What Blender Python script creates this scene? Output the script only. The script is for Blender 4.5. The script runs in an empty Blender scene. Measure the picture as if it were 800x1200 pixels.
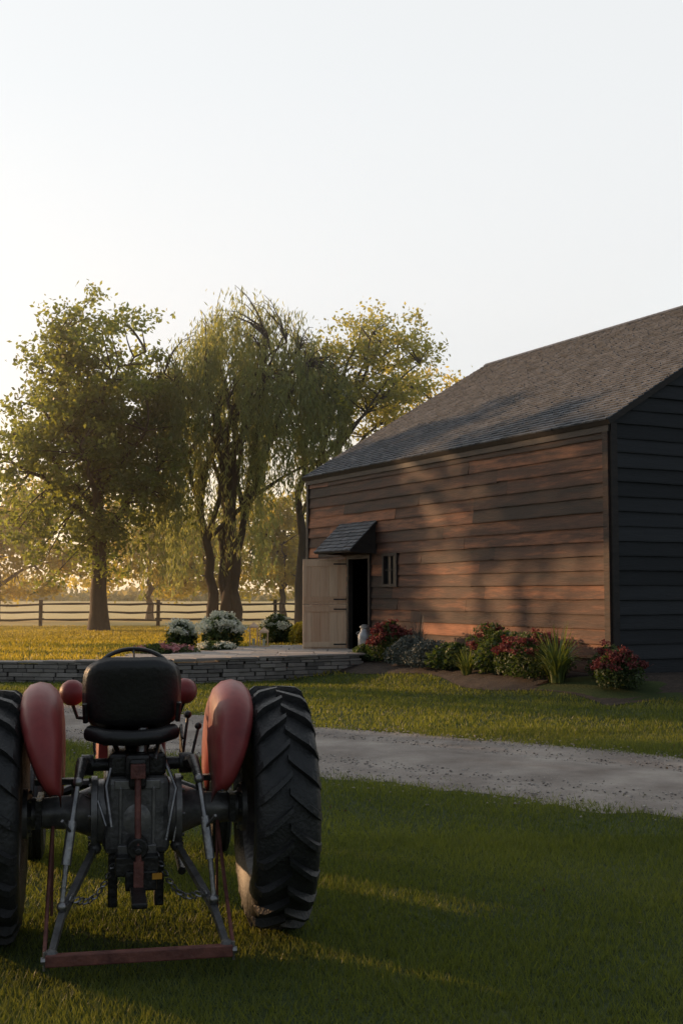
import bpy, math, numpy as np
from mathutils import Vector, Matrix
R=math.radians
rng=np.random.default_rng(7)
sc=bpy.context.scene
sc.view_settings.view_transform='Standard'
try: sc.view_settings.look='None'
except Exception: pass
sc.view_settings.exposure=0
COL=sc.collection
# ------------------------------------------------------------------ helpers
def empty(name,loc=(0,0,0),rz=0):
    e=bpy.data.objects.new(name,None); COL.objects.link(e)
    e.location=loc; e.rotation_euler=(0,0,rz); e.empty_display_size=.2
    return e
def mk(name,V,F,mat,tone=None,smooth=False,parent=None):
    V=np.asarray(V,dtype=np.float32).reshape(-1,3)
    me=bpy.data.meshes.new(name)
    if isinstance(F,np.ndarray):
        m,k=F.shape
        me.vertices.add(len(V)); me.vertices.foreach_set('co',V.ravel())
        me.loops.add(m*k); me.loops.foreach_set('vertex_index',F.astype(np.int32).ravel())
        me.polygons.add(m); me.polygons.foreach_set('loop_start',np.arange(0,m*k,k,dtype=np.int32))
        me.update(calc_edges=True)
    else:
        me.from_pydata(V.tolist(),[],[list(map(int,f)) for f in F]); me.update()
    if tone is not None:
        a=me.attributes.new('tone','FLOAT','POINT'); a.data.foreach_set('value',np.asarray(tone,dtype=np.float32))
    if smooth:
        me.polygons.foreach_set('use_smooth',np.ones(len(me.polygons),dtype=bool))
    me.materials.append(mat)
    o=bpy.data.objects.new(name,me); COL.objects.link(o)
    if parent is not None: o.parent=parent
    return o
class MB:
    def __init__(s): s.v=[];s.f=[];s.t=[]
    def add(s,V,F,t=.5):
        o=len(s.v); s.v+= [tuple(map(float,p)) for p in V]; s.f+=[[i+o for i in f] for f in F]
        s.t+= list(t) if hasattr(t,'__len__') else [t]*len(V)
    def box(s,c,d,t=.5,M=None):
        x,y,z=[q/2 for q in d]
        P=[Vector((a*x,b*y,e*z)) for a in(-1,1) for b in(-1,1) for e in(-1,1)]
        if M is not None: P=[M@p for p in P]
        P=[p+Vector(c) for p in P]
        s.add(P,[[0,1,3,2],[4,6,7,5],[0,4,5,1],[2,3,7,6],[0,2,6,4],[1,5,7,3]],t)
    def tube(s,pts,rad,seg=8,t=.5,cap=True):
        pts=[Vector(p) for p in pts]; n=len(pts)
        if not hasattr(rad,'__len__'): rad=[rad]*n
        V=[];u=None
        for i,p in enumerate(pts):
            d=(pts[min(i+1,n-1)]-pts[max(i-1,0)])
            d=d.normalized() if d.length>1e-9 else Vector((0,0,1))
            if u is None: u=d.orthogonal().normalized()
            else:
                u=u-d*u.dot(d); u=u.normalized() if u.length>1e-6 else d.orthogonal().normalized()
            w=d.cross(u)
            for k in range(seg):
                a=2*math.pi*k/seg
                V.append(p+(u*math.cos(a)+w*math.sin(a))*rad[i])
        F=[[i*seg+k,i*seg+(k+1)%seg,(i+1)*seg+(k+1)%seg,(i+1)*seg+k] for i in range(n-1) for k in range(seg)]
        if cap: F+= [list(range(seg))[::-1],[ (n-1)*seg+k for k in range(seg)]]
        s.add(V,F,t)
    def ball(s,c,r,t=.5,seg=14,ring=8):
        if not hasattr(r,'__len__'): r=(r,r,r)
        V=[];
        for i in range(ring+1):
            th=math.pi*i/ring
            for k in range(seg):
                a=2*math.pi*k/seg
                V.append((c[0]+r[0]*math.sin(th)*math.cos(a),c[1]+r[1]*math.sin(th)*math.sin(a),c[2]+r[2]*math.cos(th)))
        F=[[i*seg+k,(i+1)*seg+k,(i+1)*seg+(k+1)%seg,i*seg+(k+1)%seg] for i in range(ring) for k in range(seg)]
        s.add(V,F,t)
    def lathe(s,prof,seg=48,t=.5,cx=0,cy=0,cz=0,axis='x',closed=False):
        V=[];n=len(prof)
        for i in range(seg):
            a=2*math.pi*i/seg
            for (x,r) in prof:
                if axis=='x': V.append((cx+x,cy+r*math.cos(a),cz+r*math.sin(a)))
                else: V.append((cx+r*math.cos(a),cy+r*math.sin(a),cz+x))
        F=[]
        for i in range(seg):
            j=(i+1)%seg
            for k in range(n if closed else n-1):
                l=(k+1)%n
                F.append([i*n+k,j*n+k,j*n+l,i*n+l])
        s.add(V,F,t)
    def obj(s,name,mat,smooth=False,parent=None,bevel=0):
        o=mk(name,s.v,s.f,mat,s.t,smooth,parent)
        if bevel:
            b=o.modifiers.new('b','BEVEL'); b.width=bevel; b.segments=2; b.limit_method='ANGLE'; b.angle_limit=R(40)
        if smooth:
            e=o.modifiers.new('e','EDGE_SPLIT'); e.split_angle=R(45)
        return o
# ------------------------------------------------------------------ materials
def mat(name,c0,c1,rough=.7,scale=(5,5,5),tone=0.0,metal=0,bump=0,bscale=None,c2=None,coord='Object',spec=.5,trans=None,detail=6,coat=0):
    m=bpy.data.materials.new(name); m.use_nodes=True; nt=m.node_tree; N=nt.nodes; L=nt.links
    p=N['Principled BSDF']; out=N['Material Output']
    tc=N.new('ShaderNodeTexCoord'); mp=N.new('ShaderNodeMapping'); mp.inputs['Scale'].default_value=scale
    L.new(tc.outputs[coord],mp.inputs['Vector'])
    nz=N.new('ShaderNodeTexNoise'); nz.inputs['Scale'].default_value=1; nz.inputs['Detail'].default_value=detail; nz.inputs['Roughness'].default_value=.65
    L.new(mp.outputs[0],nz.inputs['Vector'])
    at=N.new('ShaderNodeAttribute'); at.attribute_name='tone'
    a=N.new('ShaderNodeMath'); a.operation='MULTIPLY'; a.inputs[1].default_value=1-tone; L.new(nz.outputs['Fac'],a.inputs[0])
    b=N.new('ShaderNodeMath'); b.operation='MULTIPLY_ADD'; b.inputs[1].default_value=tone; L.new(at.outputs['Fac'],b.inputs[0]); L.new(a.outputs[0],b.inputs[2])
    cr=N.new('ShaderNodeValToRGB'); e=cr.color_ramp.elements
    e[0].position=.3 if tone<.5 else .1; e[0].color=(*c0,1); e[1].position=.7 if tone<.5 else .9; e[1].color=(*c1,1)
    if c2 is not None:
        x=cr.color_ramp.elements.new(.5); x.color=(*c2,1)
    L.new(b.outputs[0],cr.inputs[0]); L.new(cr.outputs[0],p.inputs['Base Color'])
    p.inputs['Roughness'].default_value=rough; p.inputs['Metallic'].default_value=metal
    p.inputs['Specular IOR Level'].default_value=spec
    if coat: p.inputs['Coat Weight'].default_value=coat
    if bump:
        bp=N.new('ShaderNodeBump'); bp.inputs['Strength'].default_value=bump; bp.inputs['Distance'].default_value=.02
        n2=N.new('ShaderNodeTexNoise'); n2.inputs['Detail'].default_value=6
        mp2=N.new('ShaderNodeMapping'); mp2.inputs['Scale'].default_value=bscale or tuple(4*q for q in scale)
        n2.inputs['Scale'].default_value=1
        L.new(tc.outputs[coord],mp2.inputs['Vector']); L.new(mp2.outputs[0],n2.inputs['Vector'])
        L.new(n2.outputs['Fac'],bp.inputs['Height']); L.new(bp.outputs[0],p.inputs['Normal'])
    if trans is not None:
        tr=N.new('ShaderNodeBsdfTranslucent'); mx=N.new('ShaderNodeMixShader'); mx.inputs[0].default_value=trans[1]
        mc=N.new('ShaderNodeMix'); mc.data_type='RGBA'; mc.blend_type='MULTIPLY'; mc.inputs[0].default_value=1
        L.new(cr.outputs[0],mc.inputs[6]); mc.inputs[7].default_value=(*trans[0],1)
        L.new(mc.outputs[2],tr.inputs['Color'])
        L.new(p.outputs[0],mx.inputs[1]); L.new(tr.outputs[0],mx.inputs[2]); L.new(mx.outputs[0],out.inputs['Surface'])
    return m
M_leaf=mat('oak_leaves',(.045,.080,.028),(.14,.20,.065),.5,(.6,.6,.6),.6,trans=((3.8,2.8,1.2),.55))
M_willow=mat('willow_leaves',(.090,.13,.060),(.23,.28,.13),.5,(.5,.5,.5),.6,trans=((3.0,2.4,1.3),.55))
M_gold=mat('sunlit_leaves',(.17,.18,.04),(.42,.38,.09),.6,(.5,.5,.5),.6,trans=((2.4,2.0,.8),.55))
M_locust=mat('locust_leaves',(.09,.13,.04),(.27,.30,.09),.5,(.5,.5,.5),.6,trans=((3.0,2.3,1.0),.55))
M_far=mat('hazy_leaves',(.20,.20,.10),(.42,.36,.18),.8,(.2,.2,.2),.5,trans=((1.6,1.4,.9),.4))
M_bark=mat('bark',(.025,.018,.012),(.085,.062,.042),.9,(6,6,1.2),.2,bump=.8)
M_grassb=mat('grass_blades',(.034,.060,.020),(.125,.160,.052),.5,(.7,.7,.7),.55,trans=((2.8,2.3,.9),.45),spec=.3)
M_grassf=mat('sunlit_lawn_blades',(.10,.115,.030),(.34,.31,.085),.5,(.4,.4,.4),.55,trans=((2.4,2.0,.9),.5),spec=.3)  # far lawn: sunlight put into a lighter, yellower blade colour
M_barnwood=mat('barn_boards',(.022,.014,.011),(.37,.145,.068),.75,(.8,.8,7),.40,bump=.6,bscale=(5,5,90),c2=(.082,.037,.023))
M_barndark=mat('shade_tinted_boards',(.008,.010,.013),(.024,.027,.032),.7,(1.2,1.2,14),.45,bump=.4,bscale=(5,5,90))  # same timber as barn_boards, with the gable's shade put into the colour
M_shingle=mat('cedar_shingles',(.040,.047,.056),(.16,.175,.20),.85,(4,4,4),.6,bump=.5,bscale=(30,30,30))
M_trim=mat('dark_trim',(.014,.012,.012),(.045,.034,.028),.7,(3,3,8),.3,bump=.3)
M_raw=mat('raw_pine',(.64,.41,.26),(.86,.65,.45),.6,(14,14,1.0),.35,bump=.25,bscale=(60,60,4))
M_black=mat('dark_interior',(.006,.006,.006),(.012,.011,.01),.9)
M_glass=mat('window_glass',(.008,.009,.010),(.015,.017,.02),.35,spec=.15)
M_stone=mat('stacked_stone',(.11,.10,.095),(.40,.36,.33),.85,(6,6,6),.6,bump=.8)
M_patio=mat('flagstone',(.28,.26,.24),(.50,.46,.42),.8,(2,2,2),.5,bump=.4)
M_gravel=mat('gravel_bed',(.17,.14,.12),(.42,.375,.33),.95,(1.1,1.1,1.1),0,bump=1,bscale=(45,45,45),c2=(.28,.245,.215),detail=12)
M_pebble=mat('gravel_stones',(.12,.10,.09),(.48,.44,.40),.9,(9,9,9),.8)
M_soil=mat('mulch',(.020,.014,.010),(.07,.048,.034),.95,(9,9,9),bump=1)
M_fence=mat('weathered_rail',(.020,.016,.013),(.07,.055,.042),.85,(3,3,9),.3,bump=.4)
M_tire=mat('tire_rubber',(.010,.011,.012),(.034,.034,.034),.50,(7,7,7),bump=.35,bscale=(60,60,60))
M_red=mat('faded_red_paint',(.15,.017,.019),(.30,.048,.045),.46,(3.5,3.5,3.5),bump=.10,spec=.4,coat=.05,detail=10)
M_rust=mat('rusty_red_metal',(.08,.025,.022),(.22,.08,.06),.6,(12,12,12),bump=.3)
M_iron=mat('grey_painted_iron',(.045,.045,.048),(.17,.165,.16),.45,(9,9,9),metal=.3,bump=.3)
M_cast=mat('bare_cast_housing',(.09,.09,.095),(.30,.29,.28),.40,(8,8,8),metal=.5,bump=.15)
M_dark=mat('greasy_black_iron',(.012,.012,.013),(.045,.043,.042),.38,(10,10,10),metal=.4,bump=.3)
M_steel=mat('worn_steel',(.14,.14,.15),(.42,.41,.40),.35,(14,14,14),metal=.85,bump=.2)
M_vinyl=mat('black_vinyl',(.008,.008,.009),(.018,.018,.018),.38,(6,6,6),bump=.15,bscale=(40,40,40))
M_zinc=mat('galvanised_can',(.25,.26,.27),(.45,.46,.47),.45,(8,8,8),metal=.7)
M_lens=mat('amber_lens',(.5,.22,.03),(.6,.3,.05),.2)
M_sedum=mat('sedum_flowers',(.10,.022,.022),(.26,.070,.062),.8,(4,4,4),.7,trans=((1.3,1,1),.2))
M_white=mat('hydrangea_blooms',(.52,.56,.42),(.86,.86,.78),.7,(4,4,4),.7,trans=((1,1,.95),.4))
M_pink=mat('pink_blooms',(.45,.16,.18),(.75,.42,.42),.7,(4,4,4),.7)
M_shrub=mat('shrub_leaves',(.024,.048,.018),(.095,.13,.045),.6,(2,2,2),.6,trans=((1.9,1.9,.8),.3))
M_sage=mat('lavender_leaves',(.07,.09,.075),(.16,.18,.16),.7,(2,2,2),.6)
M_blade=mat('daylily_leaves',(.05,.085,.025),(.20,.24,.08),.5,(2,2,2),.6,trans=((1.8,1.7,.7),.3))
def ground_mat():
    m=mat('lawn',(.026,.038,.014),(.090,.100,.038),.95,(.55,.55,.55),0,bump=1,bscale=(25,25,25),c2=(.050,.068,.024),detail=12,spec=.15)
    nt=m.node_tree;N=nt.nodes;L=nt.links;p=N['Principled BSDF']
    src=p.inputs['Base Color'].links[0].from_socket
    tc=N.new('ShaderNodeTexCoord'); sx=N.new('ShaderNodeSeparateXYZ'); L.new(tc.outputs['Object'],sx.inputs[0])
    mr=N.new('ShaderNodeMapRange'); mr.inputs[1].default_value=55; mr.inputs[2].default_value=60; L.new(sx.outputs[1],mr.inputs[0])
    mx=N.new('ShaderNodeMix'); mx.data_type='RGBA'; L.new(mr.outputs[0],mx.inputs[0]); L.new(src,mx.inputs[6]); mx.inputs[7].default_value=(.62,.50,.22,1)  # field beyond the fence: its sunlight put into a bright straw colour
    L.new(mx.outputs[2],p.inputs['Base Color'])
    return m
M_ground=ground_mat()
# ------------------------------------------------------------------ layout
A=np.array([4.91,21.75]); D1=np.array([-.465,.885]); D2=np.array([.885,.465]); BL=12.5; BW=12.06; BZ=.33; WH=4.59
WALL=np.array([(.45,27.1),(-1.6,26.0),(-3.6,25.1),(-8,25.9),(-14,27.5),(-30,31)],float)
WTOP=[.40,.39,.37,.27,.20,.14]
ROAD=np.array([(20,-2),(14,3.2),(8,7.6),(2.9,11.6),(-.25,14.2),(-4.5,17.5),(-9,20.2),(-15,22.5),(-40,26)],float)
def smooth(a,b,x):
    t=np.clip((x-a)/(b-a),0,1); return t*t*(3-2*t)
def polydist(P,x,y):
    best=np.full(x.shape,1e9)
    for i in range(len(P)-1):
        a=P[i];d=P[i+1]-a;l=(d**2).sum()
        t=np.clip(((x-a[0])*d[0]+(y-a[1])*d[1])/l,0,1)
        best=np.minimum(best,np.hypot(x-a[0]-t*d[0],y-a[1]-t*d[1]))
    return best
wx=WALL[::-1,0]; wy=WALL[::-1,1]; wt=np.array(WTOP)[::-1]
def height(x,y):
    x=np.asarray(x,float);y=np.asarray(y,float)
    yl=np.interp(x,wx,wy); tl=np.interp(x,wx,wt)-.05
    left=smooth(.9,.3,x)
    h=tl*smooth(.05,.30,y-yl)*left
    h=h+(.24-h)*smooth(40,60,y)
    rx=x-A[0];ry=y-A[1]
    t=rx*D1[0]+ry*D1[1]; d=rx*D2[0]+ry*D2[1]
    dx=np.maximum(np.maximum(-t,t-BL),0); dd=np.maximum(np.maximum(-d,d-BW),0)
    q=np.hypot(dx,dd)
    h=np.maximum(h,.31*smooth(2.8,.7,q))
    h=h-.10*smooth(23,24.8,y)*(y<yl+.05)*left*smooth(2.8,3.5,q)
    return h
def wob(x,y):
    return .5*np.sin(x*1.7+y*.9)+.3*np.sin(x*3.9-y*2.7+1)+.25*np.sin(x*8.1+y*6.3+2)
def roadd(x,y): return polydist(ROAD,x,y)+.16*wob(x,y)
xs=np.unique(np.concatenate([np.linspace(-600,-40,18),np.linspace(-40,-16,40),np.linspace(-16,16,161),np.linspace(16,40,30),np.linspace(40,600,18)]))
ys=np.unique(np.concatenate([np.linspace(-60,-2,10),np.linspace(-2,22,70),np.linspace(22,36,100),np.linspace(36,64,40),np.linspace(64,1500,30)]))
X,Y=np.meshgrid(xs,ys); Z=height(X,Y)
nx=len(xs);ny=len(ys); idx=np.arange(nx*ny).reshape(ny,nx)
F=np.stack([idx[:-1,:-1],idx[:-1,1:],idx[1:,1:],idx[1:,:-1]],-1).reshape(-1,4)
mk('ground',np.stack([X,Y,Z],-1),F,M_ground,smooth=True)
def road():
    pts=[];
    for i in range(len(ROAD)-1):
        n=max(2,int(np.hypot(*(ROAD[i+1]-ROAD[i]))/.12))
        for k in range(n): pts.append(ROAD[i]+(ROAD[i+1]-ROAD[i])*k/n)
    pts=np.array(pts)
    ker=np.ones(25)/25
    px=np.convolve(np.pad(pts[:,0],12,mode='edge'),ker,'valid'); py=np.convolve(np.pad(pts[:,1],12,mode='edge'),ker,'valid')
    P=np.stack([px,py],1); T=np.gradient(P,axis=0); T/=np.linalg.norm(T,axis=1)[:,None]; Nn=np.stack([-T[:,1],T[:,0]],1)
    K=9; V=[]
    for k in range(K):
        o=(k/(K-1)*2-1)
        w=(1.72+.16*wob(P[:,0]+5*(o>0),P[:,1])+.05*rng.standard_normal(len(P))) if abs(o)>.99 else np.full(len(P),1.6)
        q=P+Nn*(o*w)[:,None]
        z=.024+.018*(1-o*o)-.022*math.exp(-((abs(o)-.5)/.16)**2)
        z=z if abs(o)<.99 else .004
        V.append(np.stack([q[:,0],q[:,1],np.full(len(P),z)],1))
    V=np.stack(V,1); n=len(P); I=np.arange(n*K).reshape(n,K)
    F=np.stack([I[:-1,:-1],I[1:,:-1],I[1:,1:],I[:-1,1:]],-1).reshape(-1,4)
    mk('gravel_road',V,F,M_gravel,smooth=True)
road()
def pebbles():
    n=30000
    x=rng.uniform(-9,7,n);y=rng.uniform(6.5,22,n); dd=roadd(x,y)
    ok=(dd<1.72+rng.exponential(.13,n)); x=x[ok];y=y[ok];n=len(x)
    s=rng.uniform(.007,.018,n)
    o=np.array([(1,0,0),(0,1,0),(-1,0,0),(0,-1,0),(0,0,.8),(0,0,-.6)])
    a=rng.uniform(0,6.28,n); ca,sa=np.cos(a),np.sin(a)
    sx=s*rng.uniform(.7,1.5,n)
    V=np.zeros((n,6,3)); 
    lx=o[None,:,0]*sx[:,None]; ly=o[None,:,1]*s[:,None]
    V[:,:,0]=x[:,None]+lx*ca[:,None]-ly*sa[:,None]; V[:,:,1]=y[:,None]+lx*sa[:,None]+ly*ca[:,None]; V[:,:,2]=o[None,:,2]*s[:,None]*.8+.026
    f=np.array([(0,1,4),(1,2,4),(2,3,4),(3,0,4),(1,0,5),(2,1,5),(3,2,5),(0,3,5)])
    F=(f[None]+(np.arange(n)*6)[:,None,None]).reshape(-1,3)
    mk('gravel',V,F,M_pebble,np.repeat(rng.random(n),6))
pebbles()
# ------------------------------------------------------------------ grass
def in_bed(x,y):
    rx=x-A[0];ry=y-A[1]; t=rx*D1[0]+ry*D1[1]; d=rx*D2[0]+ry*D2[1]
    w=2.0+.25*np.sin(t*1.3)
    return (t>-2.0)&(t<8.3)&(d>-w)&(d<BW)|((t>-.1)&(t<BL+.1)&(d>-.1)&(d<BW+.1))
PAT=[(-3.4,25.35),(.3,27.2),(1.6,28.5),(-.95,33.0),(-3.6,31.8),(-5.0,29.0),(-4.6,26.2)]
def inpoly(P,x,y):
    r=np.zeros(x.shape,bool);n=len(P)
    for i in range(n):
        x1,y1=P[i];x2,y2=P[(i+1)%n]
        c=((y1>y)!=(y2>y))&(x<(x2-x1)*(y-y1)/(y2-y1+1e-12)+x1); r^=c
    return r
def grass(n,x0,x1,y0,y1,h,w):
    x=rng.uniform(x0,x1,n); y=y0+(y1-y0)*rng.random(n)
    ok=np.abs(x)<.33*y+.9; x=x[ok];y=y[ok]
    ok=(roadd(x,y)>1.72-rng.exponential(.12,len(x)))&~in_bed(x,y)&~inpoly(PAT,x,y)
    x=x[ok];y=y[ok]
    dens=.5+.5*np.sin(x*1.9+1.3*np.sin(y*1.4))*np.sin(y*2.3+np.sin(x*2.1))
    keep=rng.random(len(x))<.62+.38*dens; x=x[keep];y=y[keep];dens=dens[keep]
    n=len(x); z=height(x,y)-.003
    hh=h*rng.uniform(.45,1.25,n)*(.75+.4*dens); ww=w*rng.uniform(.7,1.3,n)
    a=rng.uniform(0,6.28,n); la=rng.uniform(0,6.28,n); ln=hh*rng.uniform(.15,.95,n)
    dx=np.cos(a)*ww/2;dy=np.sin(a)*ww/2
    V=np.zeros((n,3,3))
    V[:,0]=np.stack([x-dx,y-dy,z],1);V[:,1]=np.stack([x+dx,y+dy,z],1)
    V[:,2]=np.stack([x+np.cos(la)*ln,y+np.sin(la)*ln,z+hh],1)
    F=np.arange(n*3).reshape(n,3)
    near=np.clip(1.9-roadd(x,y),0,.3)
    patch=.5+.5*np.sin(x*.83+2*np.sin(y*.61+.5))*np.cos(y*.9+1.4*np.sin(x*.7))
    tn=np.clip(.08+.45*rng.random(n)+.3*(dens-.4)+.42*patch+.3*(rng.random(n)<.06)+near,0,1)
    return V.reshape(-1,3),F,np.repeat(tn,3)
parts=[grass(300000,-3.2,4.6,3.3,9,.050,.0072),grass(210000,-5,6,8.5,16,.055,.011),grass(150000,-12,9,15.5,26,.065,.022)]
V=[];F=[];T=[];o=0
for v,f,t in parts: V.append(v);F.append(f+o);T.append(t);o+=len(v)
mk('grass',np.concatenate(V),np.concatenate(F),M_grassb,np.concatenate(T))
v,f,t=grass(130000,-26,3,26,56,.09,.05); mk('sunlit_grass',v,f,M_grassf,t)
def leafquads(C,size,g,asp=.5,vert=0):
    n=len(C); a=g.standard_normal((n,3))
    if vert: a[:,2]=a[:,2]*1+vert*np.sign(a[:,2]+1e-9)
    a/=np.linalg.norm(a,axis=1)[:,None]
    b=g.standard_normal((n,3)); b-=a*(a*b).sum(1)[:,None]; b/=np.linalg.norm(b,axis=1)[:,None]
    s=(size*g.uniform(.6,1.3,n))[:,None]
    V=np.stack([C+a*s,C+b*s*asp,C-a*s,C-b*s*asp],1)
    return V.reshape(-1,3),np.arange(n*4).reshape(n,4)
n=120; x=rng.uniform(-3,5,n);y=rng.uniform(3.5,16,n)
C=np.stack([x,y,np.full(n,.035)],1); v,f=leafquads(C,.016,rng,.6)
M_dead=mat('dead_leaves',(.07,.035,.015),(.18,.11,.05),.8,(3,3,3),.6)
mk('fallen_leaves',v,f,M_dead,np.repeat(rng.random(n),4))
# ------------------------------------------------------------------ trees
def bez(p0,p1,p2,n):
    return [p0*(1-t)**2+p1*2*t*(1-t)+p2*t*t for t in np.linspace(0,1,n)]
def tree(name,base,H,tr,cc,cr,nl,nclump,nleaf,lmat,seed,leaf=.13,csd=.55,gap=.15,trunks=None,topshape=1.0):
    g=np.random.default_rng(seed); e=empty(name,(base[0],base[1],float(height(base[0],base[1]))-.05))
    mb=MB(); cc=np.array(cc,float); cr=np.array(cr,float)
    skel=[]
    trunks=trunks or [(0,0)]
    tops=[]
    for (lx,ly) in trunks:
        p0=np.array([lx*.06,ly*.06,0.]); p2=np.array([cc[0]+lx,cc[1]+ly,cc[2]+cr[2]*.45]); p1=np.array([p0[0]+lx*.25,p0[1]+ly*.25,p2[2]*.5])
        P=bez(p0,p1,p2,14); P=[p+np.array([g.normal()*.06,g.normal()*.06,0])*(i>1) for i,p in enumerate(P)]
        rr=[tr*(1.35 if i==0 else 1.08 if i==1 else 1)*(1-.88*(i/13)**1.0)+.02 for i in range(14)]
        mb.tube(P,rr,10,g.random()); tops.append((P,rr))
        for i,p in enumerate(P):
            if i>4: skel.append(p)
    lob=g.standard_normal((14,3)); lob/=np.linalg.norm(lob,axis=1)[:,None]; la=g.uniform(-.28,.22,14)
    def env(d):
        return 1+sum(la[i]*max(0,d@lob[i])**3 for i in range(14))
    for i in range(nl):
        P,rr=tops[i%len(tops)]
        k=min(int(round(4+8*((i+.5)/nl))),12); s=P[k]
        th=i*2.4+g.normal()*.3; el=-.35+1.25*((i+.5)/nl)
        d=np.array([math.cos(th)*math.cos(el),math.sin(th)*math.cos(el),math.sin(el)])
        end=cc+cr*d*.82*env(d)
        mid=(s+end)/2+np.array([0,0,.10*np.linalg.norm(end-s)])+g.normal(size=3)*.3
        B=bez(s,mid,end,9); B=[b+g.normal(size=3)*.07 for b in B]; B[0]=s
        r0=rr[k]*.62; mb.tube(B,[r0*(1-.85*j/8)+.012 for j in range(9)],7,g.random())
        skel+=B[2:]
    S=np.array(skel)
    ph=g.uniform(0,6.28,6)
    cl=[];tries=0
    while len(cl)<nclump and tries<nclump*30:
        tries+=1
        d=g.standard_normal(3); d/=np.linalg.norm(d)
        r=g.random()**.42
        p=cc+cr*d*r*env(d)
        if p[2]>cc[2]:
            f=(p[2]-cc[2])/cr[2]
            p[0]=cc[0]+(p[0]-cc[0])*(1-(1-topshape)*f)
        q=p
        nz=math.sin(q[0]*1.1+ph[0]+math.sin(q[2]*.9+ph[1]))*math.sin(q[1]*1.2+ph[2]+math.sin(q[0]*.8))*math.sin(q[2]*1.3+ph[3]+math.sin(q[1]*.9+ph[4]))
        if nz>gap*.5 and g.random()<.9: continue
        if p[2]<1.6: continue
        cl.append(p)
    L=[];T=[]
    for p in cl:
        j=np.argmin(((S-p)**2).sum(1)+ (S[:,2]>p[2])*1.5); s=S[j]
        m=(s+p)/2+np.array([0,0,.12])+g.normal(size=3)*.12
        mb.tube(bez(s,m,p,5),[.045,.036,.028,.02,.009],5,g.random(),cap=False)
        tn=np.clip(.5+.25*g.normal(),.05,.95)
        for q in range(3):
            c=p+g.normal(size=3)*csd*.9*np.array([1,1,.6])
            k=nleaf//3; off=g.standard_normal((k,3))*csd*np.array([.55,.55,.35])
            L.append(c+off); T.append(np.clip(tn+.15*g.standard_normal(k),0,1))
    L=np.concatenate(L);T=np.concatenate(T)
    v,f=leafquads(L,leaf,g,.55)
    mb.obj('trunk_and_branches',M_bark,True,e)
    mk('foliage',v,f,lmat,np.repeat(T,4),parent=e)
    return e
def willow(name,base,seed):
    g=np.random.default_rng(seed); e=empty(name,(base[0],base[1],float(height(base[0],base[1]))-.05)); mb=MB()
    main=[((-.5,0),(-2.0,.3,8.0),.26),((.2,.1),(.6,-.2,10.0),.34),((.45,0),(2.0,.4,8.8),.24),((.0,.4),(-.6,1.2,10.6),.24)]
    S=[]
    for (b,t,r) in main:
        p0=np.array([b[0],b[1],0.]);p2=np.array(t);p1=np.array([b[0]*.9,b[1],t[2]*.55])
        P=bez(p0,p1,p2,12); P=[p+np.array([g.normal()*.09,g.normal()*.09,0])*(i>0) for i,p in enumerate(P)]
        mb.tube(P,[r*(1.25 if i==0 else 1)*(1-.75*i/11) for i in range(12)],9,g.random())
        for k in range(7):
            i=5+int(k*6/7); s=P[i]; th=g.uniform(0,6.28)
            rad=g.uniform(1.5,4.2); en=np.array([.9+math.cos(th)*rad*1.15,math.sin(th)*rad,g.uniform(9.5,13.6)-.16*rad*rad])
            mid=(s+en)/2+np.array([0,0,1.2]); B=bez(s,mid,en,8); mb.tube(B,[.12*(1-.85*j/7)+.012 for j in range(8)],6,g.random()); S+=B[2:]
    S=np.array(S); V=[];T=[]
    for i in range(760):
        th=g.uniform(0,6.28); u=g.random()**.5
        x=.9+math.cos(th)*4.7*u; y=math.sin(th)*4.0*u
        top=13.7*(1-.26*u*u)+g.normal()*.5
        if u<.6 and g.random()<.35: top-=g.uniform(1,5)
        gap=math.sin(x*1.5+1)*math.sin(y*1.3+top*.6)
        if gap>.5: continue
        top+=.8*math.sin(th*3+1)
        ln=g.uniform(1.5,4.0)+ (g.random()<.35)*g.uniform(2,6.0)
        if x<-1.2: ln+=g.uniform(2,5)*(g.random()<.7)
        bot=max(1.0+g.random()*1.5,top-ln)
        if x>2.5: bot=max(bot,5+g.random()*2)
        s=S[np.argmin(((S-np.array([x,y,top]))**2).sum(1))]
        if g.random()<.45: mb.tube(bez(s,(s+np.array([x,y,top+.6]))/2+np.array([0,0,.5]),np.array([x,y,top]),4),[.035,.028,.018,.01],4,.5,cap=False)
        n=int((top-bot)*16)+14; t=g.random(n)
        sw=g.normal()*.35
        pz=top-(top-bot)*t; px=x+sw*t*t+g.normal(size=n)*.13*(1-.4*t)+.25*g.normal(size=n)*(t<.15); py=y+g.normal(size=n)*.13
        V.append(np.stack([px,py,pz],1)); T.append(np.clip(.5+.22*g.normal()+.14*g.standard_normal(n),0,1))
    V=np.concatenate(V);T=np.concatenate(T)
    v,f=leafquads(V,.15,g,.20,vert=1.6)
    mb.obj('trunk_and_branches',M_bark,True,e); mk('foliage',v,f,M_willow,np.repeat(T,4),parent=e)
tree('oak_tree',(-10.1,50),15,.36,(-.55,0,8.3),(4.4,3.0,6.1),16,340,105,M_leaf,11,leaf=.115,csd=.50,topshape=.72,gap=.12)
willow('willow_tree',(-5.1,52),5)
tree('locust_tree',(-1.7,54),15,.24,(2.6,0,11.2),(4.4,3.4,4.1),14,165,84,M_locust,23,leaf=.10,csd=.50,trunks=[(-.2,0),(.9,.2),(-1.6,.1)],gap=.05)
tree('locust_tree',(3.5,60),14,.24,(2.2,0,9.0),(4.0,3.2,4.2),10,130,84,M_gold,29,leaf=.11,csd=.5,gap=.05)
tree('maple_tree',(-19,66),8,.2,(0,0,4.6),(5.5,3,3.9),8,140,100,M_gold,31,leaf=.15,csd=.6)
tree('maple_tree',(-11.5,72),7,.2,(0,0,4.2),(4.5,3,3.6),8,90,100,M_gold,37,leaf=.15,csd=.6)
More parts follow.
